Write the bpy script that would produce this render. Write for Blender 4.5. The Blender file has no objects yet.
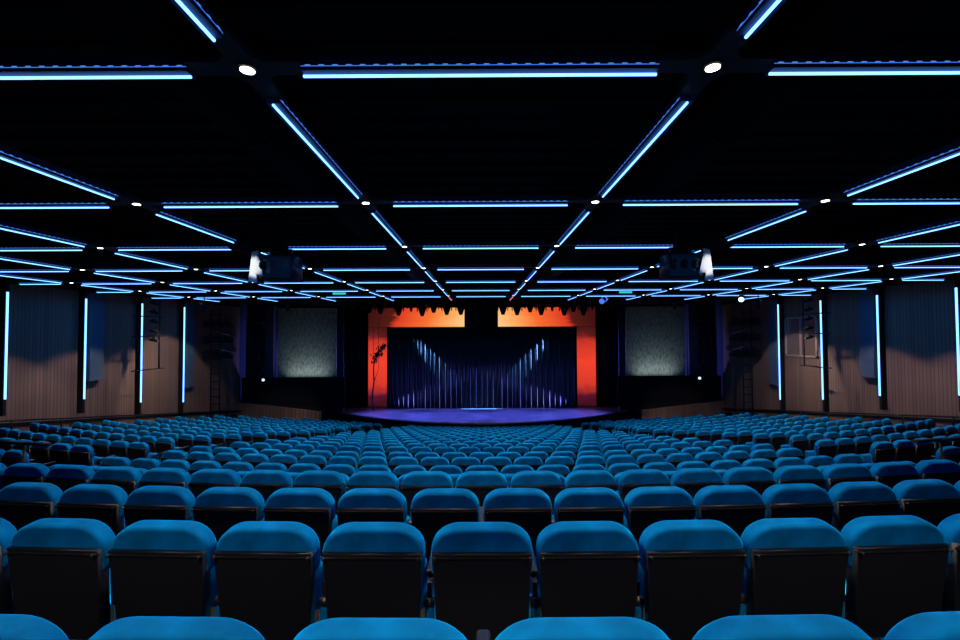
import bpy, bmesh, math, random
from mathutils import Matrix, Vector
random.seed(7)
R = math.radians
S = bpy.context.scene
COL = S.collection
CZ = 6.3                      # eye height above the pit floor
F_PX, CX, CY, HOR = 453.0, 481.0, 320.0, 332.7
G = 3.0                       # spacing of the ceiling grid

# ------------------------------------------------------------------ camera
cd = bpy.data.cameras.new('camera'); cam = bpy.data.objects.new('camera', cd); COL.objects.link(cam)
cd.sensor_width = 36.0; cd.lens = F_PX / 960 * 36; cd.clip_start = 0.05; cd.clip_end = 200
cam.matrix_world = (Matrix.Translation((0, 0, CZ)) @ Matrix.Rotation(R(0.12), 4, 'Z')
                    @ Matrix.Rotation(R(90 + 1.6), 4, 'X') @ Matrix.Rotation(R(-0.25), 4, 'Z'))
S.camera = cam
# ------------------------------------------------------------------ world and exposure
w = bpy.data.worlds.new('world'); S.world = w; w.use_nodes = True
w.node_tree.nodes['Background'].inputs[0].default_value = (0.02, 0.06, 0.16, 1)
w.node_tree.nodes['Background'].inputs[1].default_value = 0.02
S.view_settings.view_transform = 'Standard'; S.view_settings.look = 'None'
S.view_settings.exposure = 0.0; S.view_settings.gamma = 1.0; S.view_settings.use_curve_mapping = False
S.cycles.use_light_tree = True
S.cycles.max_bounces = 5; S.cycles.diffuse_bounces = 3; S.cycles.glossy_bounces = 2
S.cycles.sample_clamp_indirect = 4.0
TUBE = 3.7        # strength of the blue tubes
DOWN = 510.0
BLUE = 42.0      # watts of the unseen blue fill added at each junction      # watts of each downlight
WASH = 1.0

# ------------------------------------------------------------------ materials
def mat(name, color, rough=0.6, metal=0.0, spec=0.5, emis=None, es=0.0, noise=None, bump=None, sheen=0.0):
    m = bpy.data.materials.new(name); m.use_nodes = True
    nt = m.node_tree; b = nt.nodes['Principled BSDF']
    b.inputs['Base Color'].default_value = (*color, 1)
    b.inputs['Roughness'].default_value = rough
    b.inputs['Metallic'].default_value = metal
    b.inputs['Specular IOR Level'].default_value = spec
    if sheen:
        b.inputs['Sheen Weight'].default_value = sheen
        b.inputs['Sheen Roughness'].default_value = 0.35
        b.inputs['Sheen Tint'].default_value = (0.0, 0.5, 1.0, 1)
    if emis:
        b.inputs['Emission Color'].default_value = (*emis, 1)
        b.inputs['Emission Strength'].default_value = es
    if noise:
        sc, amt = noise
        tc = nt.nodes.new('ShaderNodeTexCoord'); n = nt.nodes.new('ShaderNodeTexNoise')
        n.inputs['Scale'].default_value = sc; n.inputs['Detail'].default_value = 4
        rp = nt.nodes.new('ShaderNodeValToRGB')
        rp.color_ramp.elements[0].position = 0.3; rp.color_ramp.elements[1].position = 0.7
        rp.color_ramp.elements[0].color = (*[c * (1 - amt) for c in color], 1)
        rp.color_ramp.elements[1].color = (*[min(1, c * (1 + amt)) for c in color], 1)
        nt.links.new(tc.outputs['Object'], n.inputs['Vector']); nt.links.new(n.outputs['Fac'], rp.inputs['Fac'])
        nt.links.new(rp.outputs['Color'], b.inputs['Base Color'])
    if bump:
        sc, st = bump
        tc = nt.nodes.new('ShaderNodeTexCoord'); n = nt.nodes.new('ShaderNodeTexNoise')
        n.inputs['Scale'].default_value = sc
        bp = nt.nodes.new('ShaderNodeBump'); bp.inputs['Strength'].default_value = st
        nt.links.new(tc.outputs['Object'], n.inputs['Vector']); nt.links.new(n.outputs['Fac'], bp.inputs['Height'])
        nt.links.new(bp.outputs['Normal'], b.inputs['Normal'])
    return m

velvet = mat('blue_velvet', (0.0, 0.095, 0.25), 0.85, spec=0.03, noise=(11, 0.22), bump=(60, 0.08), sheen=1.0)
black_plastic = mat('black_plastic', (0.005, 0.006, 0.008), 0.45, spec=0.3)
black_edge = mat('black_glossy_edge', (0.012, 0.011, 0.011), 0.25, spec=0.5)
black_matte = mat('black_matte', (0.006, 0.006, 0.008), 0.9, spec=0.15)
black_metal = mat('black_metal', (0.006, 0.006, 0.008), 0.6, spec=0.25)
beam_glow = mat('dark_beam_with_tube_glow', (0.02, 0.04, 0.14), 0.6, spec=0.4)  # blue halo of the tubes is put into the housing colour
carpet = mat('dark_carpet', (0.014, 0.012, 0.012), 0.95, spec=0.1, noise=(30, 0.4))
side_floor = mat('aisle_carpet', (0.035, 0.022, 0.018), 0.95, spec=0.1, noise=(30, 0.4))
drape_black = mat('black_drape', (0.008, 0.008, 0.01), 0.95, spec=0.1, noise=(6, 0.4))
curtain_m = mat('stage_curtain', (0.03, 0.033, 0.04), 0.85, spec=0.25)
stage_m = mat('stage_floor_paint', (0.16, 0.16, 0.2), 0.4, spec=0.4, noise=(1.2, 0.3))
tube_m = mat('blue_light_tube', (0.1, 0.1, 0.1), emis=(0.145, 0.41, 1.0), es=TUBE)
pink_m = mat('pink_light_tube', (0.1, 0.1, 0.1), emis=(0.9, 0.16, 0.3), es=2.5)
dash_m = mat('blue_light_slot', (0.02, 0.02, 0.05), emis=(0.05, 0.2, 1.0), es=1.0)
dot_m = mat('blue_light_dots', (0.02, 0.02, 0.05), emis=(0.1, 0.35, 1.0), es=1.0)
bulb_m = mat('white_lamp_face', (0.8, 0.8, 0.8), emis=(1.0, 0.93, 0.82), es=7)
teal_m = mat('teal_sign_face', (0.0, 0.2, 0.18), emis=(0.03, 0.5, 0.45), es=1.2)
white_m = mat('white_panel', (0.75, 0.77, 0.76), 0.5)
grey_metal = mat('bright_metal', (0.45, 0.45, 0.45), 0.3, 0.8)
frame_m = mat('tan_window_frame', (0.35, 0.25, 0.2), 0.6)
leaf_m = mat('dark_leaf', (0.008, 0.007, 0.005), 0.9)
indigo = mat('indigo_paint', (0.05, 0.045, 0.08), 0.8, spec=0.2)
for m in (dash_m, dot_m, teal_m): m.cycles.emission_sampling = 'NONE'
blue_panel = mat('blue_grey_panel', (0.07, 0.11, 0.16), 0.75, spec=0.2)

def wood_wall():
    m = mat('slatted_wood', (0.2, 0.11, 0.07), 0.6, spec=0.25)
    nt = m.node_tree; b = nt.nodes['Principled BSDF']
    tc = nt.nodes.new('ShaderNodeTexCoord'); sep = nt.nodes.new('ShaderNodeSeparateXYZ')
    nt.links.new(tc.outputs['Object'], sep.inputs[0])
    add = nt.nodes.new('ShaderNodeMath'); add.operation = 'ADD'
    nt.links.new(sep.outputs['X'], add.inputs[0]); nt.links.new(sep.outputs['Y'], add.inputs[1])
    mul = nt.nodes.new('ShaderNodeMath'); mul.operation = 'MULTIPLY'; mul.inputs[1].default_value = 1 / 0.14
    nt.links.new(add.outputs[0], mul.inputs[0])
    fr = nt.nodes.new('ShaderNodeMath'); fr.operation = 'FRACT'; nt.links.new(mul.outputs[0], fr.inputs[0])
    fl = nt.nodes.new('ShaderNodeMath'); fl.operation = 'FLOOR'; nt.links.new(mul.outputs[0], fl.inputs[0])
    wn = nt.nodes.new('ShaderNodeTexWhiteNoise'); wn.noise_dimensions = '1D'
    nt.links.new(fl.outputs[0], wn.inputs['W'])
    rp = nt.nodes.new('ShaderNodeValToRGB')
    rp.color_ramp.elements[0].color = (0.165, 0.10, 0.075, 1); rp.color_ramp.elements[1].color = (0.215, 0.132, 0.098, 1)
    nt.links.new(wn.outputs['Value'], rp.inputs['Fac'])
    gp = nt.nodes.new('ShaderNodeMath'); gp.operation = 'GREATER_THAN'; gp.inputs[1].default_value = 0.16
    nt.links.new(fr.outputs[0], gp.inputs[0])
    mx = nt.nodes.new('ShaderNodeMix'); mx.data_type = 'RGBA'
    mx.inputs['A'].default_value = (0.09, 0.057, 0.045, 1)
    nt.links.new(gp.outputs[0], mx.inputs['Factor']); nt.links.new(rp.outputs['Color'], mx.inputs['B'])
    nt.links.new(mx.outputs['Result'], b.inputs['Base Color'])
    return m
wood = wood_wall()

def mesh_screen_mat():
    m = mat('grey_gauze', (0.16, 0.18, 0.18), 0.8, spec=0.2)
    nt = m.node_tree; b = nt.nodes['Principled BSDF']
    tc = nt.nodes.new('ShaderNodeTexCoord'); mp = nt.nodes.new('ShaderNodeMapping')
    mp.inputs['Scale'].default_value = (6, 6, 2.2)
    n = nt.nodes.new('ShaderNodeTexVoronoi'); n.inputs['Scale'].default_value = 1.6
    nt.links.new(tc.outputs['Object'], mp.inputs[0]); nt.links.new(mp.outputs[0], n.inputs['Vector'])
    rp = nt.nodes.new('ShaderNodeValToRGB')
    rp.color_ramp.elements[0].color = (0.22, 0.25, 0.24, 1); rp.color_ramp.elements[1].color = (0.07, 0.08, 0.08, 1)
    nt.links.new(n.outputs['Distance'], rp.inputs['Fac']); nt.links.new(rp.outputs['Color'], b.inputs['Base Color'])
    return m
gauze = mesh_screen_mat()

def led_mat(name, axis, stops, strength=1.0):
    """content shown on an LED screen: a ramp along one object axis (0..1), with fine horizontal banding"""
    m = bpy.data.materials.new(name); m.use_nodes = True; nt = m.node_tree
    b = nt.nodes['Principled BSDF']; b.inputs['Base Color'].default_value = (0.01, 0.01, 0.01, 1); b.inputs['Roughness'].default_value = 0.5
    tc = nt.nodes.new('ShaderNodeTexCoord'); sep = nt.nodes.new('ShaderNodeSeparateXYZ')
    nt.links.new(tc.outputs['Generated'], sep.inputs[0])
    n = nt.nodes.new('ShaderNodeTexNoise'); n.inputs['Scale'].default_value = 1.0
    mp = nt.nodes.new('ShaderNodeMapping'); mp.inputs['Scale'].default_value = (1.5, 1, 14)
    nt.links.new(tc.outputs['Generated'], mp.inputs[0]); nt.links.new(mp.outputs[0], n.inputs['Vector'])
    ma = nt.nodes.new('ShaderNodeMath'); ma.operation = 'MULTIPLY_ADD'; ma.inputs[1].default_value = 0.16; ma.inputs[2].default_value = -0.08
    nt.links.new(n.outputs['Fac'], ma.inputs[0])
    a = nt.nodes.new('ShaderNodeMath'); a.operation = 'ADD'
    nt.links.new(sep.outputs[axis], a.inputs[0]); nt.links.new(ma.outputs[0], a.inputs[1])
    if axis == 'X':   # the picture is a little brighter along its lower edge
        z = nt.nodes.new('ShaderNodeMath'); z.operation = 'MULTIPLY_ADD'; z.inputs[1].default_value = (-0.1 if name.startswith('right') else 0.1)
        nt.links.new(sep.outputs['Z'], z.inputs[0]); z.inputs[1].default_value *= -1
        nt.links.new(a.outputs[0], z.inputs[2]); a = z
    rp = nt.nodes.new('ShaderNodeValToRGB'); cr = rp.color_ramp
    cr.elements[0].position = stops[0][0]; cr.elements[0].color = (*stops[0][1], 1)
    cr.elements[1].position = stops[-1][0]; cr.elements[1].color = (*stops[-1][1], 1)
    for p, c in stops[1:-1]:
        e = cr.elements.new(p); e.color = (*c, 1)
    nt.links.new(a.outputs[0], rp.inputs['Fac']); nt.links.new(rp.outputs['Color'], b.inputs['Emission Color'])
    b.inputs['Emission Strength'].default_value = strength
    return m

# ------------------------------------------------------------------ helpers
class MB:
    def __init__(s): s.bm = bmesh.new(); s.mi = 0
    def _tag(s, faces, smooth=False):
        for f in faces: f.material_index = s.mi; f.smooth = smooth
    def box(s, x0, x1, y0, y1, z0, z1, bev=0.0, seg=2, M=None):
        r = bmesh.ops.create_cube(s.bm, size=1.0); vs = r['verts']
        for v in vs:
            v.co = Vector(((x0 + x1) / 2 + v.co.x * (x1 - x0), (y0 + y1) / 2 + v.co.y * (y1 - y0), (z0 + z1) / 2 + v.co.z * (z1 - z0)))
        fs = {f for v in vs for f in v.link_faces}
        if bev:
            es = list({e for v in vs for e in v.link_edges})
            rr = bmesh.ops.bevel(s.bm, geom=es, offset=bev, segments=seg, affect='EDGES', profile=0.5)
            fs = {f for v in rr['verts'] for f in v.link_faces} | {f for f in fs if f.is_valid}
            vs = list({v for f in fs for v in f.verts})
        s._tag(fs, False)
        if bev:
            for f in fs: f.smooth = f.calc_area() < 0.2 * max(g.calc_area() for g in fs) if len(fs) < 60 else True
        if M:
            for v in vs: v.co = M @ v.co
        return s
    def tube(s, p, q, r, n=8, r2=None):
        p = Vector(p); q = Vector(q); d = q - p
        Mx = Matrix.Translation((p + q) / 2) @ d.to_track_quat('Z', 'Y').to_matrix().to_4x4()
        rr = bmesh.ops.create_cone(s.bm, cap_ends=True, segments=n, radius1=r, radius2=r if r2 is None else r2, depth=d.length, matrix=Mx)
        fs = {f for v in rr['verts'] for f in v.link_faces}
        s._tag(fs, True)
        for f in fs:
            if len(f.verts) > 4: f.smooth = False
        return s
    def prism(s, pts, y0, y1, bev=0.0, seg=3, M=None, axis='Y'):
        """polygon pts in XZ (or XY when axis='Z') extruded"""
        def P(a, b, t): return Vector((a, t, b)) if axis == 'Y' else Vector((a, b, t))
        A = [s.bm.verts.new(P(a, b, y0)) for a, b in pts]; B = [s.bm.verts.new(P(a, b, y1)) for a, b in pts]
        fs = [s.bm.faces.new(A), s.bm.faces.new(B[::-1])]
        n = len(pts); side = []
        for i in range(n): side.append(s.bm.faces.new((A[i], B[i], B[(i + 1) % n], A[(i + 1) % n])))
        allf = set(fs + side)
        s._tag(allf, False)
        for f in side: f.smooth = True
        if bev:
            es = list({e for f in fs for e in f.edges})
            rr = bmesh.ops.bevel(s.bm, geom=es, offset=bev, segments=seg, affect='EDGES', profile=0.5)
            for f in rr['faces']: f.smooth = True; f.material_index = s.mi
            allf = {f for f in allf if f.is_valid} | set(rr['faces'])
        if M:
            for v in {v for f in allf for v in f.verts}: v.co = M @ v.co
        bmesh.ops.recalc_face_normals(s.bm, faces=list(allf))
        return s
    def quad(s, *p):
        f = s.bm.faces.new([s.bm.verts.new(Vector(q)) for q in p]); f.material_index = s.mi; return s
    def mesh(s, name, *mats):
        me = bpy.data.meshes.new(name); s.bm.to_mesh(me); s.bm.free()
        for m in mats: me.materials.append(m)
        return me
    def build(s, name, *mats, parent=None, loc=None, rot=None):
        o = bpy.data.objects.new(name, s.mesh(name, *mats)); COL.objects.link(o)
        if parent: o.parent = parent
        if loc: o.location = loc
        if rot: o.rotation_euler = rot
        return o

def tag(o, label=None, cat=None, group=None, kind=None):
    if label: o['label'] = label
    if cat: o['category'] = cat
    if group: o['group'] = group
    if kind: o['kind'] = kind
    return o
def empty(name, loc, rz=0.0, **k):
    o = bpy.data.objects.new(name, None); COL.objects.link(o); o.location = loc; o.rotation_euler = (0, 0, rz)
    o.empty_display_size = 0.1
    return tag(o, **k)
def struct(o): o['kind'] = 'structure'; return o
def copy_tree(o, parent=None):
    c = o.copy(); COL.objects.link(c)
    if parent: c.parent = parent
    for ch in list(o.children): copy_tree(ch, c)
    return c
ORD = 'zeroth first second third fourth fifth sixth seventh eighth ninth tenth eleventh twelfth thirteenth fourteenth fifteenth sixteenth seventeenth eighteenth nineteenth twentieth'.split()
CAMI = cam.matrix_world.inverted()
def project(x, y, z):
    p = CAMI @ Vector((x, y, z))
    if p.z > -0.1: return None
    return (480 + F_PX * p.x / -p.z, 320 - F_PX * p.y / -p.z)
def in_view(x, y, z, m=0):
    q = project(x, y, z)
    return q is not None and -m <= q[0] <= 960 + m and -m <= q[1] <= 640 + m
def spot(name, loc, target, watts, color, angle, blend, size=0.05, parent=None):
    l = bpy.data.lights.new(name, 'SPOT'); l.energy = watts; l.color = color
    l.spot_size = R(angle); l.spot_blend = blend; l.shadow_soft_size = size
    o = bpy.data.objects.new(name, l); COL.objects.link(o)
    d = (Vector(target) - Vector(loc))
    o.rotation_mode = 'XYZ'
    o.rotation_euler = d.to_track_quat('-Z', 'Y').to_euler()
    if parent:
        o.parent = parent; o.location = Vector(loc) - parent.location
    else: o.location = loc
    return o

# ------------------------------------------------------------------ seating geometry
YC = 40.0
D0 = [1.14, 2.27, 3.36, 4.53, 5.70, 6.88, 7.93, 9.09, 10.20]
ZT = [0.774, 0.986, 1.185, 1.41, 1.80, 2.03, 2.19, 2.41, 2.58]
for i in range(14):
    D0.append(D0[-1] + 1.1); ZT.append(ZT[-1] + 0.195)
SEAT_H = 0.86
FLOORS = [CZ - z - SEAT_H for z in ZT]
HW = 16.0                      # half width of the hall (wall surface)
LOW = FLOORS[-1]

# ------------------------------------------------------------------ floor : curved tiers
def arc_pts(r, n=28):
    if r <= 10.2: lim = 0.5
    else: lim = min(math.asin(min(1, HW / r)), math.acos(min(1, 10.0 / r)))
    return [(r * math.sin(a), YC - r * math.cos(a)) for a in [(-lim + 2 * lim * i / n) for i in range(n + 1)]]
m = MB()
edges = [-7.0] + [(D0[i] + D0[i + 1]) / 2 + 0.25 for i in range(len(D0) - 1)] + [D0[-1] + 0.9]
for k, fz in enumerate(FLOORS):
    a = arc_pts(YC - edges[k]); b = arc_pts(YC - edges[k + 1])
    va = [m.bm.verts.new((x, y, fz)) for x, y in a]; vb = [m.bm.verts.new((x, y, fz)) for x, y in b]
    nz = FLOORS[k + 1] if k + 1 < len(FLOORS) else LOW - 0.02
    vc = [m.bm.verts.new((x, y, nz)) for x, y in b]
    for i in range(len(a) - 1):
        m.bm.faces.new((va[i], va[i + 1], vb[i + 1], vb[i])); m.bm.faces.new((vb[i], vb[i + 1], vc[i + 1], vc[i]))
struct(m.build('floor', carpet))
m = MB(); m.box(-HW - 0.3, HW + 0.3, 5.0, 36.5, LOW - 0.3, LOW - 0.02)
struct(m.build('floor_pit', side_floor))

# ------------------------------------------------------------------ walls
CEIL = CZ + 2.5
GRID_Z = CZ + 1.657            # centre of the light tubes
for s, nm in ((-1, 'left'), (1, 'right')):
    m = MB(); x0, x1 = sorted((s * HW, s * (HW + 0.25)))
    m.box(x0, x1, -7, 30.0, LOW - 0.3, CZ + 1.75)
    struct(m.build('wall_' + nm, wood))
    m = MB(); m.box(x0, x1, -7, 30.0, CZ + 1.75, CEIL)
    struct(m.build('trim_1' if s < 0 else 'trim_2', black_matte))
    # baseboard follows the slope of the hall
    m = MB()
    xa, xb = s * (HW - 0.03), s * HW
    za = lambda y: CZ - 2.93 - (y - 15) * 0.142
    m.quad((xa, 2, za(2)), (xa, 30, za(30)), (xa, 30, za(30) - 0.12), (xa, 2, za(2) - 0.12))
    m.quad((xa, 2, za(2)), (xa, 30, za(30)), (xb, 30, za(30)), (xb, 2, za(2)))
    m.quad((xa, 2, za(2) - 0.12), (xa, 30, za(30) - 0.12), (xb, 30, za(30) - 0.12), (xb, 2, za(2) - 0.12))
    struct(m.build('baseboard_' + nm, black_matte))
m = MB(); m.box(-HW - 0.25, HW + 0.25, -7.25, -7, FLOORS[0] - 0.3, CEIL)
struct(m.build('wall_back', black_matte))
# black house wall past the side walls, and the stage-house around it
m = MB()
for s in (-1, 1):
    x0, x1 = sorted((s * 9.6, s * (HW + 0.25)))
    m.box(x0, x1, 31.6, 31.8, LOW - 0.3, CEIL)
    x0, x1 = sorted((s * (HW), s * (HW + 0.25)))
    m.box(x0, x1, 30.0, 31.6, LOW - 0.3, CEIL)
struct(m.build('wall_front', mat('wall_tinted_by_blue_light', (0.03, 0.035, 0.06), 0.9, spec=0.1)))  # blue ambient light is put into this wall's colour
m = MB()
m.box(-12, 12, 36.0, 36.2, LOW - 0.3, CZ + 6)
struct(m.build('wall_stage', black_matte))
# ceiling deck with joists
m = MB(); m.box(-HW - 0.25, HW + 0.25, -7.25, 25.5, CEIL, CEIL + 0.2)
for i in range(60):
    y = -2.8 + i * 0.47
    m.box(-HW, HW, y, y + 0.1, CEIL - 0.05, CEIL)
struct(m.build('ceiling', black_matte))
m = MB(); m.box(-HW - 0.25, HW + 0.25, 25.5, 36.2, CZ + 5.8, CZ + 6.0)
struct(m.build('ceiling_stage', black_matte))
m = MB(); m.box(-HW - 0.25, HW + 0.25, 25.5, 25.6, CEIL - 0.0, CZ + 5.8)
struct(m.build('trim_3', black_matte))

# angled low wood walls each side of the stage with the black platform behind them
for s, nm in ((-1, 'left'), (1, 'right')):
    A = Vector((s * HW, 30.0, 0)); B = Vector((s * 9.4, 26.5, 0)); T = CZ - 4.55
    m = MB(); d = (B - A).normalized(); n = Vector((-d.y, d.x, 0)) * (0.12 if s < 0 else -0.12)
    pts = [A, B, B + n, A + n]
    lo = [m.bm.verts.new((p.x, p.y, LOW - 0.3)) for p in pts]; hi = [m.bm.verts.new((p.x, p.y, T)) for p in pts]
    m.bm.faces.new(lo[::-1]); m.bm.faces.new(hi)
    for i in range(4): m.bm.faces.new((lo[i], lo[(i + 1) % 4], hi[(i + 1) % 4], hi[i]))
    bmesh.ops.recalc_face_normals(m.bm, faces=m.bm.faces[:])
    struct(m.build('wall_low_' + nm, wood))
    m = MB()
    m.prism([(s * HW, 30.02), (s * 9.45, 26.6), (s * 9.45, 31.5), (s * HW, 31.5)], T - 0.35, T - 0.05, axis='Z')
    struct(m.build('floor_platform_' + nm, black_matte))
    # black parapet
    m = MB(); x0, x1 = sorted((s * 9.0, s * (HW - 0.2)))
    m.box(x0, x1, 29.95, 30.15, T - 0.3, CZ - 2.9)
    for k in range(6):
        x = x0 + (x1 - x0) * k / 6 + 0.5
        m.box(x, x + 0.03, 29.93, 29.95, T - 0.1, CZ - 2.95)
    struct(m.build('wall_parapet_' + nm, black_matte))

# window in the right wall
m = MB()
X = HW; y0, y1 = 21.55, 23.8
z0, z1 = CZ - 1.28, CZ + 0.72
for (a, b, c, d) in ((y0, y1, z0, z0 + 0.09), (y0, y1, z1 - 0.09, z1), (y0, y0 + 0.09, z0, z1), (y1 - 0.09, y1, z0, z1), ((y0 + y1) / 2 - 0.05, (y0 + y1) / 2 + 0.05, z0, z1)):
    m.box(X - 0.07, X, a, b, c, d)
wf = struct(m.build('window_1', frame_m))
m = MB(); m.box(X - 0.03, X - 0.01, y0 + 0.05, y1 - 0.05, z0 + 0.05, z1 - 0.05)
m.build('window_pane', mat('dim_window_pane', (0.12, 0.09, 0.08), 0.25, spec=0.5), parent=wf)

# ------------------------------------------------------------------ stage
SZ = CZ - 5.4
pts = [(-10.2, 34.5), (-10.2, 31.3)]
for i in range(21):
    t = -1 + 2 * i / 20
    pts.append((t * 9.6, 31.2 - 3.8 * (1 - abs(t) ** 2.0)))
pts += [(10.2, 31.3), (10.2, 34.5)]
m = MB(); m.prism(pts, SZ - 0.12, SZ, axis='Z'); struct(m.build('floor_stage', stage_m))
pts2 = [(x * 0.985, y + (0.1 if y < 34 else 0)) for x, y in pts]
m = MB(); m.prism(pts2, LOW - 0.1, SZ - 0.12, axis='Z'); struct(m.build('trim_4', black_matte))

def drape(name, x0, x1, y, z0, z1, period, amp, material, seed=0):
    rnd = random.Random(seed); bm = bmesh.new(); xs = []; x = x0; ph = 0.0
    n = int((x1 - x0) / 0.02)
    prev = None; pr = period
    for i in range(n + 1):
        x = x0 + (x1 - x0) * i / n
        ph += 0.02 / pr * 2 * math.pi
        if ph > 2 * math.pi: ph -= 2 * math.pi; pr = period * rnd.uniform(0.6, 1.5)
        q = (ph - math.pi) / 0.7; yy = y + amp * 0.5 - amp * 2.0 * math.exp(-q * q)
        a = bm.verts.new((x, yy, z0)); b = bm.verts.new((x, yy * 0.85 + y * 0.15, z1))
        if prev: f = bm.faces.new((prev[0], a, b, prev[1])); f.smooth = True
        prev = (a, b)
    me = bpy.data.meshes.new(name); bm.to_mesh(me); bm.free(); me.materials.append(material)
    o = bpy.data.objects.new(name, me); COL.objects.link(o)
    md = o.modifiers.new('thickness', 'SOLIDIFY'); md.thickness = 0.012
    return o
o = drape('stage_curtain', -6.62, 6.75, 32.55, SZ + 0.02, CZ + 0.40, 0.33, 0.11, curtain_m, 3)
tag(o, 'wide dark pleated curtain hanging across the back of the stage', 'curtain')
for s, lb in ((-1, 'left'), (1, 'right')):
    x0, x1 = sorted((s * 8.42, s * 10.2))
    o = drape('stage_drape', x0, x1, 33.0, SZ + 0.02, CZ + 3.5, 0.4, 0.08, drape_black, 9 + s)
    tag(o, 'narrow black drape standing beside the %s orange screen column' % lb, 'curtain')

# LED screens
yel, orr, red, dk, vdk = (1.0, 0.52, 0.17), (0.95, 0.16, 0.028), (0.72, 0.045, 0.016), (0.14, 0.012, 0.008), (0.03, 0.004, 0.006)
hd = [(0.0, (0.05, 0.006, 0.004)), (0.2, (0.09, 0.01, 0.006)), (0.27, red), (0.58, orr), (0.84, (1.0, 0.45, 0.13)), (1.0, (1.0, 0.62, 0.28))]
hdr = [(1 - p, c) for p, c in hd[::-1]]
colr = [(0.0, vdk), (0.13, (0.1, 0.006, 0.02)), (0.28, (0.7, 0.04, 0.02)), (0.55, (0.9, 0.055, 0.02)), (0.80, (0.6, 0.035, 0.015)), (0.91, (0.10, 0.01, 0.008)), (1.0, (0.05, 0.006, 0.004))]
def led(name, x0, x1, z0, z1, material, lab):
    x0, x1 = x0 * 1.02, x1 * 1.02
    t = empty(name, ((x0 + x1) / 2, 33.25, z0), label=lab, cat='screen')
    m = MB(); m.box(x0 - t.location.x, x1 - t.location.x, 0.02, 0.16, 0, z1 - z0); m.build('cabinet', black_matte, parent=t)
    m = MB(); m.box(x0 + 0.01 - t.location.x, x1 - 0.01 - t.location.x, 0, 0.02, 0.01, z1 - z0 - 0.01); m.build('screen_face', material, parent=t)
zt, zm = CZ + 1.855, CZ + 0.425
led('led_screen', -8.12, -1.18, zm, zt, led_mat('left_header_picture', 'X', hd), 'wide orange glowing screen above the stage, left of the central gap')
led('led_screen', 1.22, 8.24, zm, zt, led_mat('right_header_picture', 'X', hdr), 'wide orange glowing screen above the stage, right of the central gap')
led('led_screen', -8.12, -6.76, SZ + 0.02, zm, led_mat('left_column_picture', 'Z', colr), 'tall red glowing screen column at the left end of the curtain')
led('led_screen', 6.88, 8.24, SZ + 0.02, zm, led_mat('right_column_picture', 'Z', colr), 'tall red glowing screen column at the right end of the curtain')

# bare tree prop in front of the left column
t = empty('stage_tree', (-7.5, 31.7, SZ), label='thin black leafy tree standing against the left red screen column', cat='tree')
m = MB(); P = [(0, 0, 0), (-0.1, 0, 1.0), (0.02, 0, 2.0), (-0.02, 0, 3.0), (0.12, 0, 3.7), (0.45, 0, 4.35)]
for i in range(len(P) - 1): m.tube(P[i], P[i + 1], 0.07 - 0.01 * i, 6, 0.06 - 0.01 * i)
m.tube((-0.02, 0, 3.0), (0.0, 0, 5.8), 0.015, 5); m.tube((0.3, 0, 4.2), (0.35, 0, 6.4), 0.015, 5)
m.tube((0.02, 0, 2.0), (0.35, 0, 2.9), 0.03, 5, 0.01); m.tube((0.35, 0, 2.9), (0.3, 0, 3.9), 0.015, 5)
m.build('trunk', leaf_m, parent=t)
m = MB()
for i in range(110):
    u = random.random(); c = Vector((-0.05 + 0.75 * u + random.gauss(0, 0.1), random.gauss(0, 0.12), 3.55 + 0.95 * u + random.gauss(0, 0.14)))
    Mx = Matrix.Translation(c) @ Matrix.Rotation(random.uniform(0, 6.28), 4, Vector((random.random(), random.random(), random.random() + 0.1)).normalized())
    q = [m.bm.verts.new(Mx @ Vector(p)) for p in ((-0.03, 0, -0.12), (0.03, 0.01, -0.12), (0.055, 0, 0.02), (0, 0.01, 0.16), (-0.055, 0, 0.02))]
    m.bm.faces.new(q)
m.build('foliage', leaf_m, parent=t)

# stage lights : real lanterns hang above the stage
STG = [(-5.3, 0.9, (0.2, 0.5, 1.0)), (5.2, 0.9, (0.2, 0.5, 1.0))]
for sg in (-1, 1):
    spot('curtain_light', (sg * 6.6, 31.7, CZ + 1.8), (sg * 1.35, 32.85, CZ - 4.5), 52000, (0.16, 0.42, 1.0), 12.5, 0.5, 0.03)
    spot('curtain_side_light', (sg * 7.6, 31.9, SZ + 0.25), (0, 32.7, SZ + 1.2), 25000, (0.18, 0.19, 1.0), 28, 0.8, 0.03)
for x in (-6.5, -2.2, 2.2, 6.5):
    spot('stage_wash_light', (x, 29.1, CZ + 1.6), (x * 0.95, 29.4, SZ), 5200, (0.12, 0.14, 1.0), 50, 0.8, 0.1)

# side gauze screens, lit from below
for s, lb in ((-1, 'left'), (1, 'right')):
    x0, x1 = sorted((s * 9.95, s * 14.0))
    m = MB(); m.box(x0, x1, 31.2, 31.26, CZ - 3.6, CZ + 1.75)
    t = m.build('gauze_panel', gauze)
    tag(t, 'tall grey textured panel above the black parapet on the %s of the stage' % lb, 'panel')
    l = bpy.data.lights.new('panel_footlight', 'AREA'); l.shape = 'RECTANGLE'; l.size = 2.6; l.size_y = 0.1; l.energy = 22; l.color = (0.86, 1.0, 0.94); l.spread = R(120)
    o = bpy.data.objects.new('panel_footlight', l); COL.objects.link(o); o.location = (s * 11.9, 30.6, CZ - 3.2); o.rotation_euler = (R(180 - 18), 0, 0)
    # column edge with tan top next to the panel
    x0, x1 = sorted((s * 14.15, s * 14.75))
    m = MB(); m.box(x0, x1, 30.9, 31.5, CZ - 3.6, CZ + 1.9)
    struct(m.build('trim_5' if s < 0 else 'trim_6', indigo))

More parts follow.
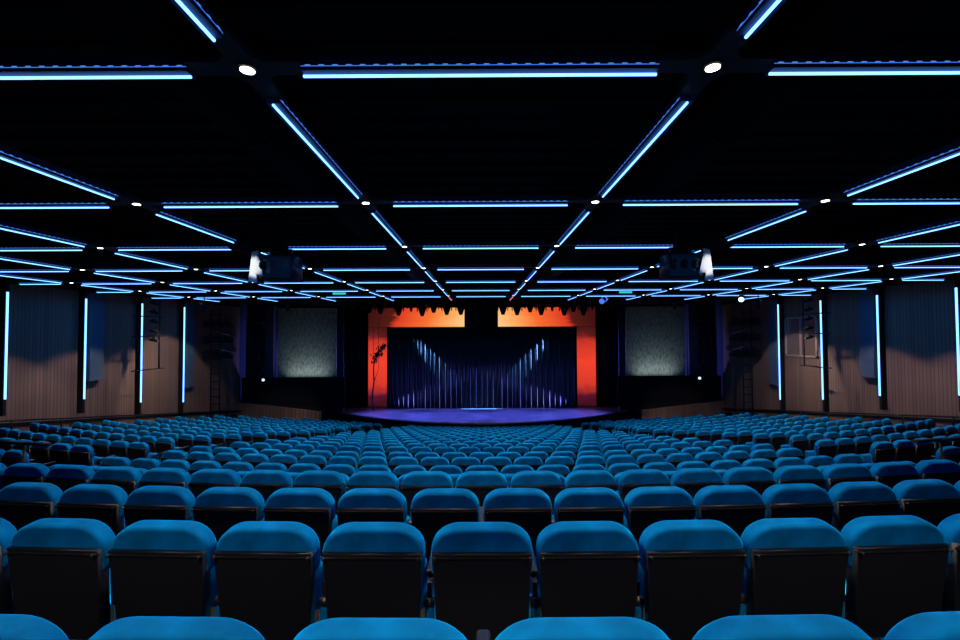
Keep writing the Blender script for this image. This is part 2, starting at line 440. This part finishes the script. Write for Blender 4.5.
# ------------------------------------------------------------------ ceiling grid
ROWY = lambda n: (n - 0.042) * G
TZ = GRID_Z
LINES = [-4.5, -3.5, -2.5, -1.5, -0.5, 0.5, 1.5, 2.5, 3.5, 4.5]
LN = {-4.5: 'outermost left', -3.5: 'fourth left', -2.5: 'third left', -1.5: 'second left', -0.5: 'inner left',
      0.5: 'inner right', 1.5: 'second right', 2.5: 'third right', 3.5: 'fourth right', 4.5: 'outermost right'}
BAY = {0: 'centre bay'}
for k in range(1, 6):
    BAY[-k] = ORD[k] + ' bay left of centre'; BAY[k] = ORD[k] + ' bay right of centre'
def bar_meshes(L, mt=tube_m, nm=''):
    m = MB(); m.box(-L / 2, L / 2, -0.05, 0.05, 0.012, 0.085)
    m.box(-L / 2, L / 2, -0.02, 0.02, 0.085, 0.13)
    h = m.mesh('bar_housing', beam_glow)
    m = MB(); m.tube((-L / 2, 0, 0), (L / 2, 0, 0), 0.0095, 8); t = m.mesh('light_tube', mt)
    m = MB()
    for s in (-1, 1):
        y = s * 0.0505; m.mi = 0
        m.quad((-L / 2, y, 0.036), (L / 2, y, 0.036), (L / 2, y, 0.041), (-L / 2, y, 0.041))
        m.mi = 1
        n = int(L / 0.085)
        for i in range(n):
            x = -L / 2 + (i + 0.3) * L / n
            m.quad((x, y, 0.043), (x + 0.035, y, 0.043), (x + 0.035, y, 0.048), (x, y, 0.048))
    return h, t, m.mesh('slot_light', dash_m, dot_m)
LFULL = 0.758 * G; LEND = 0.45 * G; LLAST = 0.70 * G
BM = {'full': bar_meshes(LFULL), 'end': bar_meshes(LEND), 'last': bar_meshes(LLAST), 'pink': bar_meshes(LLAST, pink_m)}
def bar(kind, x, y, rz, lab, grp):
    t = empty('light_bar', (x, y, TZ), rz, label=lab, cat='light bar', group=grp)
    for nm, me in zip(('housing', 'light_tube', 'slot_light'), BM[kind]):
        o = bpy.data.objects.new(nm, me); COL.objects.link(o); o.parent = t
    return t
# hub meshes
def hub_mesh():
    m = MB(); a, b, c = 0.37, 0.075, 0.16
    p = [(b, a), (b, c)]
    for i in range(1, 4):
        t = i / 4 * math.pi / 2; p.append((c + 0.02 - (c + 0.02 - b) * math.cos(t) + 0, c + 0.02 - (c + 0.02 - b) * math.sin(t)))
    p += [(c, b), (a, b)]
    q = []
    for k in range(4):
        cs, sn = [(1, 0), (0, -1), (-1, 0), (0, 1)][k]
        q += [(x * cs - y * sn, x * sn + y * cs) for x, y in p]
    m.prism(q, 0.0, 0.10, axis='Z')
    return m.mesh('hub_plate', mat('hub_paint', (0.01, 0.016, 0.03), 0.6, spec=0.3))
HUB = hub_mesh()
m = MB(); m.tube((0, 0, -0.012), (0, 0, 0.0), 0.045, 20); LAMPM = m.mesh('lamp_face', bulb_m)
m = MB(); m.tube((0, 0, -0.008), (0, 0, 0.0), 0.072, 20); RIMM = m.mesh('lamp_rim', black_metal)
DL = bpy.data.lights.new('downlight', 'SPOT'); DL.energy = DOWN; DL.color = (1.0, 0.81, 0.66); DL.spot_size = R(97); DL.spot_blend = 0.25; DL.shadow_soft_size = 0.05
BL = bpy.data.lights.new('added_blue_fill', 'SPOT'); BL.energy = BLUE; BL.color = (0.0, 0.24, 1.0); BL.spot_size = R(172); BL.spot_blend = 0.1; BL.shadow_soft_size = 0.1  # unseen fill added to spread blue ambience, not a lamp of the junction
NROW = 7
for n in range(0, NROW + 2):
    for l in LINES:
        x, y = l * G, ROWY(n)
        if n <= NROW and in_view(x, y, TZ, 14) or n == 0 and abs(l) <= 2.5:
            rw = 'just above the camera' if n == 0 else ('nearest row' if n == 1 else ORD[n] + ' row from the camera')
            t = empty('ceiling_junction', (x, y, TZ + 0.05), label='black cross-shaped junction with white downlight, %s, %s line' % (rw, LN[l]), cat='ceiling lamp', group='junctions of the ceiling light grid')
            for nm, me in (('hub_plate', HUB), ('lamp_rim', RIMM), ('lamp_face', LAMPM)):
                o = bpy.data.objects.new(nm, me); COL.objects.link(o); o.parent = t
            o = bpy.data.objects.new('downlight', DL); COL.objects.link(o); o.parent = t; o.location = (0, 0, -0.02)
            o = bpy.data.objects.new('added_blue_fill', BL); COL.objects.link(o); o.parent = t; o.location = (0, 0, -0.03)
        elif n == 8 and abs(l) == 4.5 or n in (2, 3) and abs(l) <= 4.5:
            pass
    if n >= 1 and n <= NROW:
        for b in range(-5, 6):
            if abs(b) == 5:
                s = 1 if b > 0 else -1; x = s * (4.5 * G + 0.12 * G + LEND / 2)
                if not in_view(x - s * LEND / 2, ROWY(n), TZ): continue
                bar('end', x, ROWY(n), 0, 'short blue bar reaching the %s wall, %s' % ('left' if s < 0 else 'right', 'nearest row' if n == 1 else ORD[n] + ' row from the camera'), 'blue light bars of the ceiling grid')
            else:
                x = b * G
                if not any(in_view(x + u * LFULL / 2, ROWY(n), TZ) for u in (-1, -0.6, 0, 0.6, 1)): continue
                bar('full', x, ROWY(n), 0, 'blue bar across the hall, %s, %s' % ('nearest row' if n == 1 else ORD[n] + ' row from the camera', BAY[b]), 'blue light bars of the ceiling grid')
for l in LINES:
    for n in range(0, NROW + 1):
        x = l * G; y = ROWY(n) + G / 2
        if n == NROW:
            y = ROWY(n) + 0.12 * G + LLAST / 2
            pk = abs(l) < 1
            bar('pink' if pk else 'last', x, y, math.pi / 2, '%s bar running toward the stage past the last row, %s line' % ('pink' if pk else 'blue', LN[l]), 'blue light bars of the ceiling grid' if not pk else 'pink light bars near the stage')
        elif any(in_view(x, y + u * LFULL / 2, TZ) for u in (-1, -0.5, 0, 0.5, 1)):
            bw = 'before the nearest row' if n == 0 else 'between the %s and %s rows' % (ORD[n], ORD[n + 1])
            bar('full', x, y, math.pi / 2, 'blue bar running toward the stage, %s line, %s' % (LN[l], bw), 'blue light bars of the ceiling grid')

# ducts above the grid
for (x, lab) in ((-2.2, 'left of centre'), (2.4, 'right of centre'), (-8.5, 'over the left block'), (8.5, 'over the right block')):
    m = MB(); m.tube((x, 1, CEIL - 0.4), (x, 24, CEIL - 0.4), 0.28, 20)
    for k in range(10): m.tube((x, 2 + 2.3 * k, CEIL - 0.4), (x, 2.05 + 2.3 * k, CEIL - 0.4), 0.3, 20)
    tag(m.build('air_duct', black_matte), 'round black air duct under the dark ceiling, running to the stage ' + lab, 'duct')

# ------------------------------------------------------------------ wall lights
def wall_light(s, n):
    y = n * G - 0.02; side = 'left' if s < 0 else 'right'
    zt, zb = CZ + 1.42, CZ + {5: -2.23, 6: -2.66, 7: -3.25, 8: -3.70}[n]
    which = {5: 'nearest', 6: 'second', 7: 'third', 8: 'farthest'}[n]
    t = empty('wall_light', (s * 15.75, y, zb), label='tall vertical blue light strip on the %s wall, %s of the four' % (side, which), cat='wall light', group='vertical blue strips on the side walls')
    m = MB(); x0, x1 = sorted((s * 0.02, s * 0.249)); m.box(x0, x1, -0.02, 0.09, -0.45, CZ + 2.0 - zb)
    m.build('housing', black_metal, parent=t)
    m = MB(); m.tube((-s * 0.005, 0.03, 0.1), (-s * 0.005, 0.03, zt - zb), 0.029, 8)
    m.build('light_tube', tube_m, parent=t)
    if n in (6, 8):
        m = MB(); x0, x1 = sorted((s * 15.8, s * 15.995)); zb2 = CZ - (1.9 if n == 6 else 2.9)
        m.box(x0, x1, y + 0.32, y + 1.0, zb2, CZ + 1.7, 0.01)
        t = m.build('acoustic_panel', blue_panel)
        tag(t, 'blue-grey boxed panel on the %s wall behind its %s light strip' % (side, which), 'panel')
for s in (-1, 1):
    for n in (5, 6, 7, 8): wall_light(s, n)
    # rail along the wall
    side = 'left' if s < 0 else 'right'
    zr = lambda y: CZ - 2.84 - (y - 15) * 0.147
    t = empty('wall_rail', (s * 15.6, 15, zr(15) - 0.5), label='long black handrail running along the foot of the %s wall' % side, cat='handrail')
    m = MB(); m.tube((0, -4, zr(11) - t.location.z), (0, 14.6, zr(29.6) - t.location.z), 0.03, 8); m.build('rail', black_metal, parent=t)
    for k in range(11):
        y = 11.5 + k * 1.8
        m = MB(); m.tube((0, y - 15, zr(y) - t.location.z), (0, y - 15, zr(y) - 0.35 - t.location.z), 0.022, 6)
        m.tube((0, y - 15, zr(y) - 0.3 - t.location.z), (s * 0.39, y - 15, zr(y) - 0.3 - t.location.z), 0.018, 6)
        m.build('post', black_metal, parent=t)

# ------------------------------------------------------------------ lighting booms on the side walls
def lantern_mesh(L=0.5, r=0.13):
    m = MB(); m.tube((0, 0, 0), (0, L, 0), r, 12, r * 0.85); m.tube((0, -0.12, 0), (0, 0, 0), r * 0.6, 12, r)
    return m.mesh('lantern_body', black_metal)
LB = lantern_mesh()
m = MB(); m.tube((0, 0.5, 0), (0, 0.52, 0), 0.10, 12); LF = m.mesh('lens_ring', grey_metal)
m = MB()
for s in (-1, 1): m.box(s * 0.16 - 0.012, s * 0.16 + 0.012, 0.1, 0.16, -0.02, 0.26)
m.box(-0.17, 0.17, 0.1, 0.16, 0.24, 0.27); LY = m.mesh('yoke', black_metal)
def lantern(loc, rot, lab, grp, cat='stage light', sc=1.0, cap=True, hang=None):
    t = empty('stage_lantern', loc, 0, label=lab, cat=cat, group=grp); t.rotation_euler = rot; t.scale = (sc, sc, sc)
    for nm, me in (('lantern_body', LB), ('yoke', LY)) + ((('lens_ring', LF),) if cap else ()):
        o = bpy.data.objects.new(nm, me); COL.objects.link(o); o.parent = t
    if hang:
        m = MB(); m.tube((0, 0, 0), (0, 0, (hang - loc[2]) / sc), 0.02, 6)
        h = m.build('hanger', black_metal, parent=t); h.rotation_mode = 'QUATERNION'
        h.rotation_quaternion = t.rotation_euler.to_quaternion().inverted()
        h.location = (0, 0.13, 0.0)
    return t
for s in (-1, 1):
    side = 'left' if s < 0 else 'right'
    # tall ladder boom near the far strip
    bx, by = s * 15.0, 25.6
    t = empty('lighting_boom', (bx, by, CZ - 5.6), label='tall black lighting ladder standing by the %s wall near the stage' % side, cat='lighting stand')
    m = MB(); m.tube((-0.25, 0, 0.55), (-0.25, 0, 7.0), 0.035, 8); m.tube((0.25, 0, 0.55), (0.25, 0, 7.0), 0.035, 8)
    for k in range(15): m.tube((-0.25, 0, 0.8 + k * 0.42), (0.25, 0, 0.8 + k * 0.42), 0.025, 6)
    m.build('ladder_frame', black_metal, parent=t)
    for z in (6.0, 5.1, 4.2):
        m = MB(); m.tube((-0.75, -0.05, z), (0.75, -0.05, z + 0.05), 0.035, 8); m.build('cross_arm', black_metal, parent=t)
    for z in (5.2, 4.3):
        m = MB(); m.tube((-s * 0.3, -0.2, z + 0.45), (-s * 1.0, -0.35, z + 0.3), 0.028, 8); m.build('reflection_streak', grey_metal, parent=t)  # pale bars stand in for light reflected off the ladder arms
    m = MB(); m.box(-0.5, 0.5, -0.5, 0.5, 0.45, 0.56); m.build('foot_plate', black_metal, parent=t)
    k = 0
    for z, w_ in ((6.2, 'top'), (5.35, 'middle'), (4.45, 'lowest')):
        for u, h_ in ((-0.55, 'outer' if s > 0 else 'inner'), (0.0, 'central'), (0.55, 'inner' if s > 0 else 'outer')):
            h_ = {'outer': 'wall side', 'inner': 'stage side', 'central': 'central'}[h_]
            lantern((bx + u, by - 0.1, CZ - 5.6 + z), (R(-20), 0, R(s * 25)), 'black lantern on the %s arm of the %s lighting ladder, %s' % (w_, side, h_), 'lanterns on the lighting ladders', sc=1.05)
    lantern((s * 12.6, 20.6, CZ + 1.35), (R(-35), 0, R(-s * 38)), 'black lantern below the grid aimed at the %s wall ladder' % side, None, hang=CEIL - 0.05)
    spot('wall_wash', (s * 12.95, 21.1, CZ + 1.0), (s * 16, 23.2, CZ - 3.6), 420, (1.0, 0.85, 0.72), 72, 0.25, 0.06)
    lantern((s * 9.3, 21.8, CZ + 1.35), (R(-40), 0, R(-s * 30)), 'added black lantern below the grid aimed at the low wood wall, %s side' % side, None, sc=0.7, hang=CEIL - 0.05)  # lantern added to go with the low wall fill
    spot('added_low_wall_fill', (s * 9.5, 22.2, CZ + 1.0), (s * 12.3, 28.0, CZ - 5), 750, (1.0, 0.82, 0.68), 34, 0.6, 0.06)  # fill added to brighten the low wood wall
    # second boom further in
    bx, by = s * 14.4, 29.3
    t = empty('lighting_boom', (bx, by, CZ - 4.6), label='slim black lighting pole in front of the black parapet, %s of the stage' % side, cat='lighting stand')
    m = MB(); m.tube((0, 0, 0), (0, 0, 6.2), 0.06, 8); m.build('pole', black_metal, parent=t)
    for z in (5.3, 4.3, 3.3, 2.2):
        m = MB(); m.tube((-0.55, -0.05, z), (0.55, -0.05, z), 0.03, 6); m.build('cross_arm', black_metal, parent=t)
    for z, w_ in ((5.3, 'top'), (4.3, 'second'), (3.3, 'third'), (2.2, 'lowest')):
        for u, h_ in ((-0.32, 'left'), (0.32, 'right')):
            lantern((bx + u, by - 0.1, CZ - 4.6 + z + 0.12), (R(-10), 0, R(-s * 20 + u * 60)), 'black lantern at the %s end of the %s arm, %s pole' % (h_, w_, side), 'lanterns on the slim poles', sc=1.1, cap=False)
    m = MB(); m.tube((0, 0, 0), (0, 0.05, 0), 0.09, 12)
    o = m.build('indicator_lamp', mat('small_white_lamp_' + side, (0.8, 0.8, 0.8), emis=(0.8, 0.95, 0.95), es=1.0), loc=(s * 14.35, 29.86, CZ - 3.05))
    tag(o, 'tiny white lamp on the black parapet, %s of the stage' % side, 'lamp')
    # hanging frame at the third strip
    bx, by = s * 15.1, 19.9
    t = empty('pipe_rack', (bx, by, CZ - 1.6), label='thin black hanging pipe frame in front of the %s wall third light strip' % side, cat='lighting frame')
    m = MB(); m.tube((0, 0, 0.0), (0, 0, 3.2), 0.03, 8); m.tube((s * -0.1, 1.2, 0.0), (s * -0.1, 1.2, 3.2), 0.03, 8)
    for z in (0.0, 1.5, 2.4): m.tube((0, -0.3, z), (s * -0.1, 1.5, z), 0.025, 6)
    m.build('frame', black_metal, parent=t)
    for k in range(5):
        z = 1.35 + k * 0.42
        lantern((bx - s * 0.12, by + 0.65, CZ - 1.6 + z), (R(-15), 0, R(s * 70)), 'black lantern hanging before the third light strip, %s wall, %s from the bottom' % (side, ORD[k + 1]), 'lanterns at the third wall strips', sc=0.55, cap=(k == 0))

# ------------------------------------------------------------------ hanging speakers by the third row
for s, side in ((-1, 'left'), (1, 'right')):
    hx, hy = s * 3.69, 8.35
    t = empty('hanging_speaker', (hx, hy, CZ + 0.92), rz=0, label='black hanging loudspeaker with bright white side cover, %s of the centre' % side, cat='loudspeaker')
    m = MB(); m.prism([(-0.31, 0.06), (0.31, 0.06), (0.29, 0.5), (-0.29, 0.5)], -0.25, 0.25, 0.02, 2)
    m.build('cabinet', black_plastic, parent=t)
    m = MB()
    for k in range(3): m.tube((-0.19 + 0.19 * k, -0.27, 0.3), (-0.22 + 0.2 * k, -0.25, 0.3), 0.085, 16)
    m.build('driver', black_edge, parent=t)
    m = MB(); u = s
    m.prism([(u * 0.36, 0.0), (u * 0.50, 0.02), (u * 0.44, 0.56), (u * 0.33, 0.58)], -0.22, -0.18); m.build('side_cover', white_m, parent=t)
    m = MB(); m.prism([(u * 0.20, 0.12), (u * 0.33, 0.14), (u * 0.31, 0.46), (u * 0.28, 0.46)], -0.3, -0.28); m.build('white_flap', white_m, parent=t)
    m = MB(); m.box(*sorted((s * -0.05, s * 0.9)), -0.15, 0.2, 0.62, 1.02, 0.01); m.build('mounting_box', black_matte, parent=t)
    m = MB()
    for v in (-0.3, 0.3): m.tube((v + s * 0.25, 0, 0.62), (v + s * 0.25, 0, 1.575), 0.02, 6)
    m.box(-0.2, 0.2, -0.03, 0.03, 0.48, 0.64)
    m.build('hanger', black_metal, parent=t)
    spot('added_speaker_fill', (s * 6.0, 6.3, CZ + 1.5), (s * 4.08, 8.13, CZ + 1.2), 420, (1.0, 0.97, 0.92), 9, 0.6, 0.03)  # unseen narrow spot added to brighten the white side cover

# ------------------------------------------------------------------ overhead stage rig
def px(x, d): return (x - CX) / F_PX * d
RY = 28.0
t = empty('lighting_truss', (0, RY, CZ + 2.0), label='long black lighting truss above the front of the stage', cat='truss')
m = MB()
for (yy, zz) in ((-0.2, 0.1), (0.2, 0.1), (-0.2, -0.2), (0.2, -0.2)): m.tube((-11, yy, zz), (11, yy, zz), 0.04, 8)
for k in range(44):
    x = -11 + k * 0.5
    m.tube((x, -0.2, -0.2), (x + 0.25, -0.2, 0.1), 0.02, 5); m.tube((x + 0.25, -0.2, 0.1), (x + 0.5, -0.2, -0.2), 0.02, 5)
m.build('truss_frame', black_metal, parent=t)
for x in (-9, -3, 3, 9):
    m = MB(); m.tube((x, 0, 0.1), (x, 0, 3.82), 0.015, 6); m.build('cable', black_metal, parent=t)
LANT = [(352, 18), (362, 14), (370, 20), (381, 22), (390, 12), (399, 25), (408, 12), (411.5, 18), (422.5, 26), (434, 20), (441, 12), (447, 24), (455, 10), (461, 24),
        (503, 24), (509, 10), (517, 25), (524, 12), (530, 20), (541, 25), (552, 18), (564, 26), (573, 20), (583, 26), (592, 16), (602, 20), (612, 16)]
m = MB(); m.tube((0, 0, 0), (0, 0, 0.12), 0.10, 12, 0.13); m.tube((0, 0, 0.12), (0, 0, 0.5), 0.14, 12, 0.27); m.box(-0.24, 0.24, -0.2, 0.2, 0.5, 0.75, 0.03); BELL = m.mesh('lantern_body', black_metal)
m = MB(); m.box(-0.33, -0.27, -0.03, 0.03, 0.35, 0.95); m.box(0.27, 0.33, -0.03, 0.03, 0.35, 0.95); m.box(-0.33, 0.33, -0.06, 0.06, 0.93, 1.0); BY = m.mesh('yoke', black_metal)
for i, (x, L) in enumerate(LANT):
    z = CZ + (332.7 - (301.5 + L * 0.56)) / F_PX * RY
    lx = px(x, RY)
    if x < 480: lab = 'black lantern hanging above the stage, %s to the left of the dark central gap' % ORD[sum(1 for q, _ in LANT if x <= q < 480)]
    else: lab = 'black lantern hanging above the stage, %s to the right of the dark central gap' % ORD[sum(1 for q, _ in LANT if 480 < q <= x)]
    t = empty('stage_lantern', (lx, RY - 0.15, z), label=lab, cat='stage light', group='lanterns on the stage truss')
    sc = 1.0 if L > 19 else 0.6
    for nm, me in (('lantern_body', BELL), ('yoke', BY)):
        o = bpy.data.objects.new(nm, me); COL.objects.link(o); o.parent = t; o.scale = (sc, sc, 1.0)
        if nm == 'yoke': o.scale = (sc, sc, max(0.4, (CZ + 1.84 - z) / 1.0))
# dark central cluster
t = empty('speaker_cluster', (0.03, 29.0, CZ + 0.36), label='tall black loudspeaker cluster hanging in the gap between the orange screens', cat='loudspeaker')
for k in range(4):
    m = MB(); m.box(-1.0, 1.0, -0.3, 0.3, 0.0 + k * 0.42, 0.40 + k * 0.42, 0.02); m.build('speaker_box', black_matte, parent=t)
m = MB(); m.tube((0, 0, 1.66), (0, 0, 5.42), 0.02, 6); m.build('cable', black_metal, parent=t)
# black masking border closing the top of the opening
m = MB(); m.box(-10.2, 10.2, 33.6, 33.66, CZ + 0.3, CZ + 5.79); tag(m.build('stage_border', drape_black), 'black cloth border high behind the orange header screens', 'curtain')
m = MB(); m.box(-HW, HW, 25.3, 25.36, CZ + 1.95, CEIL); tag(m.build('ceiling_border', drape_black), 'black cloth border closing the ceiling before the stage', 'curtain')

# teal signs and small bright lamps
for x, y_, lb in ((339, 293.5, 'left'), (626, 293.5, 'right')):
    d = 24.0
    t = empty('exit_sign', (px(x, d), d, CZ + (332.7 - y_) / F_PX * d), label='small teal lit sign under the ceiling, %s of the stage' % lb, cat='sign')
    m = MB(); m.box(-0.34, 0.34, -0.03, 0.03, -0.09, 0.09, 0.01); m.build('sign_face', teal_m, parent=t)
    m = MB(); m.tube((0, 0, 0.09), (0, 0, 0.5), 0.015, 6); m.build('hanger', black_metal, parent=t)
d = 21.0
t = lantern((px(741.5, d), d, CZ + (331 - 294.5) / F_PX * d), (R(-30), 0, R(150)), 'bright white spotlight hanging near the right wall ladder', None, sc=0.9, cap=False, hang=CEIL - 0.05)
m = MB(); m.tube((0, 0.5, 0), (0, 0.54, 0), 0.13, 14); m.build('lens', mat('white_lens', (0.8, 0.8, 0.8), emis=(0.6, 0.8, 1.0), es=2.0), parent=t)
d = 24.0
t = lantern((px(606, d), d, CZ + (332 - 297.5) / F_PX * d), (R(-25), 0, R(140)), 'blue-lit moving light hanging at the right of the stage truss', None, sc=1.0, cap=False, hang=CEIL - 0.05)
m = MB(); m.tube((0, 0.5, 0), (0, 0.54, 0), 0.14, 14); m.tube((0, 0.05, 0), (0, 0.2, 0), 0.16, 14); m.build('lens', mat('blue_lens', (0.2, 0.3, 0.8), emis=(0.08, 0.2, 1.0), es=1.0), parent=t)

# ------------------------------------------------------------------ seats
def outline(wd, z0, z1, r, n=8, rb=0.05):
    """rounded panel outline: big radius at the top corners, small one at the bottom"""
    p = []
    for cx, cz, rx, rz, a0 in ((wd / 2 - rb, z0 + rb, rb, rb, -90), (wd / 2 - r * 1.15, z1 - r, r * 1.15, r, 0),
                               (-wd / 2 + r * 1.15, z1 - r, r * 1.15, r, 90), (-wd / 2 + rb, z0 + rb, rb, rb, 180)):
        for i in range(n + 1):
            a = R(a0 + 90 * i / n); p.append((cx + rx * math.cos(a), cz + rz * math.sin(a)))
    return p
def cushion(m, wd, z0, z1, r, y0, y1, e, n, seg, M):
    """loft of inset outlines: a slab with softly rounded front and back edges"""
    rings = [(y0 + e * (1 - math.cos(math.pi / 2 * i / seg)), e * (1 - math.sin(math.pi / 2 * i / seg))) for i in range(seg + 1)]
    rings = rings + [(y1 - (y - y0), k) for y, k in rings[::-1]]
    vs = []
    for y, k in rings:
        vs.append([m.bm.verts.new(M @ Vector((x, y, z))) for x, z in outline(wd - 2 * k, z0 + k, z1 - k, r - k, n, 0.05 - k)])
    N = len(vs[0]); fs = [m.bm.faces.new(vs[0]), m.bm.faces.new(vs[-1][::-1])]
    for A, B in zip(vs, vs[1:]):
        for i in range(N):
            f = m.bm.faces.new((A[i], B[i], B[(i + 1) % N], A[(i + 1) % N])); f.smooth = True; fs.append(f)
    bmesh.ops.recalc_face_normals(m.bm, faces=fs)
LEAN = Matrix.Translation((0, 0, 0.30)) @ Matrix.Rotation(R(6), 4, 'X') @ Matrix.Translation((0, 0, -0.30))
def seat_parts(hi=True):
    n, seg = (9, 4) if hi else (4, 2)
    out = []
    m = MB(); cushion(m, 0.514, 0.60, SEAT_H, 0.128, 0.072, 0.168, 0.024, n, seg, LEAN)
    out.append(('backrest', m, velvet))
    m = MB(); m.prism([(-0.18, 0.26), (0.18, 0.26), (0.21, 0.66), (-0.21, 0.66)], 0.115, 0.175, 0.02 if hi else 0, 2, LEAN)
    out.append(('front_pad', m, velvet))
    m = MB(); m.prism([(-0.225, 0.26), (0.225, 0.26), (0.249, 0.745), (-0.249, 0.745)], 0.052, 0.118 if hi else 0.1, 0.006 if hi else 0, 2, LEAN)
    out.append(('back_shell', m, black_plastic))
    m = MB(); m.box(-0.25, 0.25, 0.044, 0.06, 0.724, 0.730, M=LEAN)
    if hi:
        for s in (-1, 1): m.tube(LEAN @ Vector((s * 0.235, 0.03, 0.729)), LEAN @ Vector((s * 0.235, 0.05, 0.729)), 0.008, 8)
    out.append(('shell_edge', m, black_edge))
    m = MB(); Mx = Matrix.Translation((0, 0.24, 0.38)) @ Matrix.Rotation(R(-6), 4, 'X')
    m.box(-0.235, 0.235, 0.0, 0.12, -0.05, 0.20, 0.03 if hi else 0.0, 3, M=Mx)
    out.append(('seat', m, velvet))
    return out
proto = empty('theatre_seat', (0, 0, 0))
for nm, m, mt in seat_parts(True): m.build(nm, mt, parent=proto)
m = MB(); m.box(0.252, 0.298, 0.10, 0.46, 0.0, 0.43, 0.012, 2); m.build('side_panel', velvet, parent=proto)
m = MB(); m.tube((0.249, 0.12, 0.45), (0.301, 0.12, 0.45), 0.024, 12); m.box(0.262, 0.288, 0.12, 0.2, 0.44, 0.55, 0.004); m.build('hinge', black_edge, parent=proto)
m = MB(); m.box(0.25, 0.30, 0.17, 0.50, 0.55, 0.585, 0.012, 3); m.build('armrest', black_plastic, parent=proto)
for ch in proto.children: ch.location = (0, 0, 0)

def xw(d):   # inner edge of the side blocks
    T = [(0, 7.9), (7.7, 7.65), (8.8, 7.5), (13.2, 6.8), (17.5, 6.0), (26, 5.55), (40, 5.5)]
    for (a, p), (b, q) in zip(T, T[1:]):
        if d <= b: return p + (q - p) * (d - a) / (b - a)
def far_lim(x): return 26.5 - max(0, x - 8.6) * 0.85
seats = []
for k, d0 in enumerate(D0):
    r = YC - d0; centred = k % 2 == 1
    for s in (-1, 1):
        i = 0; wing = 0
        for j in range(60):
            u = (j if centred else j + 0.5) * 0.55 * (0.975 if s > 0 and k < 3 else 1.0)
            if centred and j == 0 and s < 0: continue
            a = u / r
            if a > 1.25: break
            x, y = r * math.sin(a), YC - r * math.cos(a)
            edge = xw(y)
            if x > 13.1: break
            if k < 5: blk = 'c' if x < (5.9 if k == 4 else 6.3) else None
            elif k == 5: blk = 'c' if x < 6.3 else ('w' if x > edge + 0.25 else None)
            else: blk = 'c' if x < edge - 1.3 else ('w' if x > edge + 0.25 else None)
            if blk is None: continue
            if blk == 'w':
                if y > far_lim(x): break
                wing += 1
            n = j if centred else j + 1
            seats.append((k, s, blk, n, wing, s * x, y, FLOORS[k], s * a))
vis = []
for t in seats:
    k, s, blk, n, wing, x, y, z, a = t
    top = z + SEAT_H
    if in_view(x, y, top, 14) or k == 0 and abs(x) < 1.6 or in_view(x + 0.3, y, top, 0) or in_view(x - 0.3, y, top, 0): vis.append(t)
def size_key(t):
    p = CAMI @ Vector((t[5], t[6], t[7] + SEAT_H)); return -p.z
vis.sort(key=size_key)
print('seats in view', len(vis))
near, rest = vis[:300], vis[300:]
for i, (k, s, blk, n, wing, x, y, z, a) in enumerate(near):
    o = proto if i == 0 else copy_tree(proto)
    o.location = (x, y, z); o.rotation_euler = (0, 0, a)
    side = 'left' if s < 0 else 'right'
    row = 'nearest row' if k == 0 else ORD[k + 1] + ' row from the camera'
    if blk == 'c':
        lab = ('blue velvet seat on the centre line, %s' % row) if n == 0 else 'blue velvet seat, %s, %s %s of the centre line' % (row, ORD[n], side)
    else:
        lab = 'blue velvet seat in the %s block, %s, %s from the aisle' % (side, row.replace('the ', ''), ORD[wing])
    tag(o, lab, 'seat', 'blue theatre seats facing the stage')
# the remaining, far seats : one object
lo = []
for nm, m, mt in seat_parts(False):
    bm = m.bm; bm.verts.ensure_lookup_table()
    vs = [v.co.copy() for v in bm.verts]; idx = {v: i for i, v in enumerate(bm.verts)}
    fs = [([idx[v] for v in f.verts], f.smooth) for f in bm.faces]
    lo.append((vs, fs, 0 if mt is velvet else 1)); bm.free()
V, FC, MI, SM = [], [], [], []
for (k, s, blk, n, wing, x, y, z, a) in rest:
    Mx = Matrix.Translation((x, y, z)) @ Matrix.Rotation(a, 4, 'Z')
    for vs, fs, mi in lo:
        b = len(V); V += [tuple(Mx @ v) for v in vs]
        for f, sm in fs: FC.append([b + q for q in f]); MI.append(mi); SM.append(sm)
me = bpy.data.meshes.new('far_seating'); me.from_pydata(V, [], FC)
me.polygons.foreach_set('material_index', MI); me.polygons.foreach_set('use_smooth', SM); me.update()
me.materials.append(velvet); me.materials.append(black_plastic)
o = bpy.data.objects.new('theatre_seating', me); COL.objects.link(o)
tag(o, 'hundreds of blue velvet seats filling the far rows down to the stage', 'seats', kind='stuff')

# rails at the inner corner of the side blocks
for s in (-1, 1):
    side = 'left' if s < 0 else 'right'
    k = 5; zr = CZ - 1.69
    t = empty('aisle_rail', (s * 7.1, 7.1, FLOORS[4]), label='short black guard rail behind the %s side block, at the edge of the picture' % side, cat='guard rail')
    m = MB(); P = [(s * (6.62 + 0.5 * i), 7.0 + 0.09 * i) for i in range(5)]
    for p, q in zip(P, P[1:]): m.tube((p[0] - s * 7.1, p[1] - 7.1, zr - FLOORS[4]), (q[0] - s * 7.1, q[1] - 7.1, zr - FLOORS[4]), 0.028, 8)
    m.build('top_rail', black_metal, parent=t)
    for i in (1, 2, 4):
        m = MB(); q = P[i]; m.tube((q[0] - s * 7.1, q[1] - 7.1, 0), (q[0] - s * 7.1, q[1] - 7.1, zr - FLOORS[4]), 0.018, 8)
        m.build('post', black_metal, parent=t)
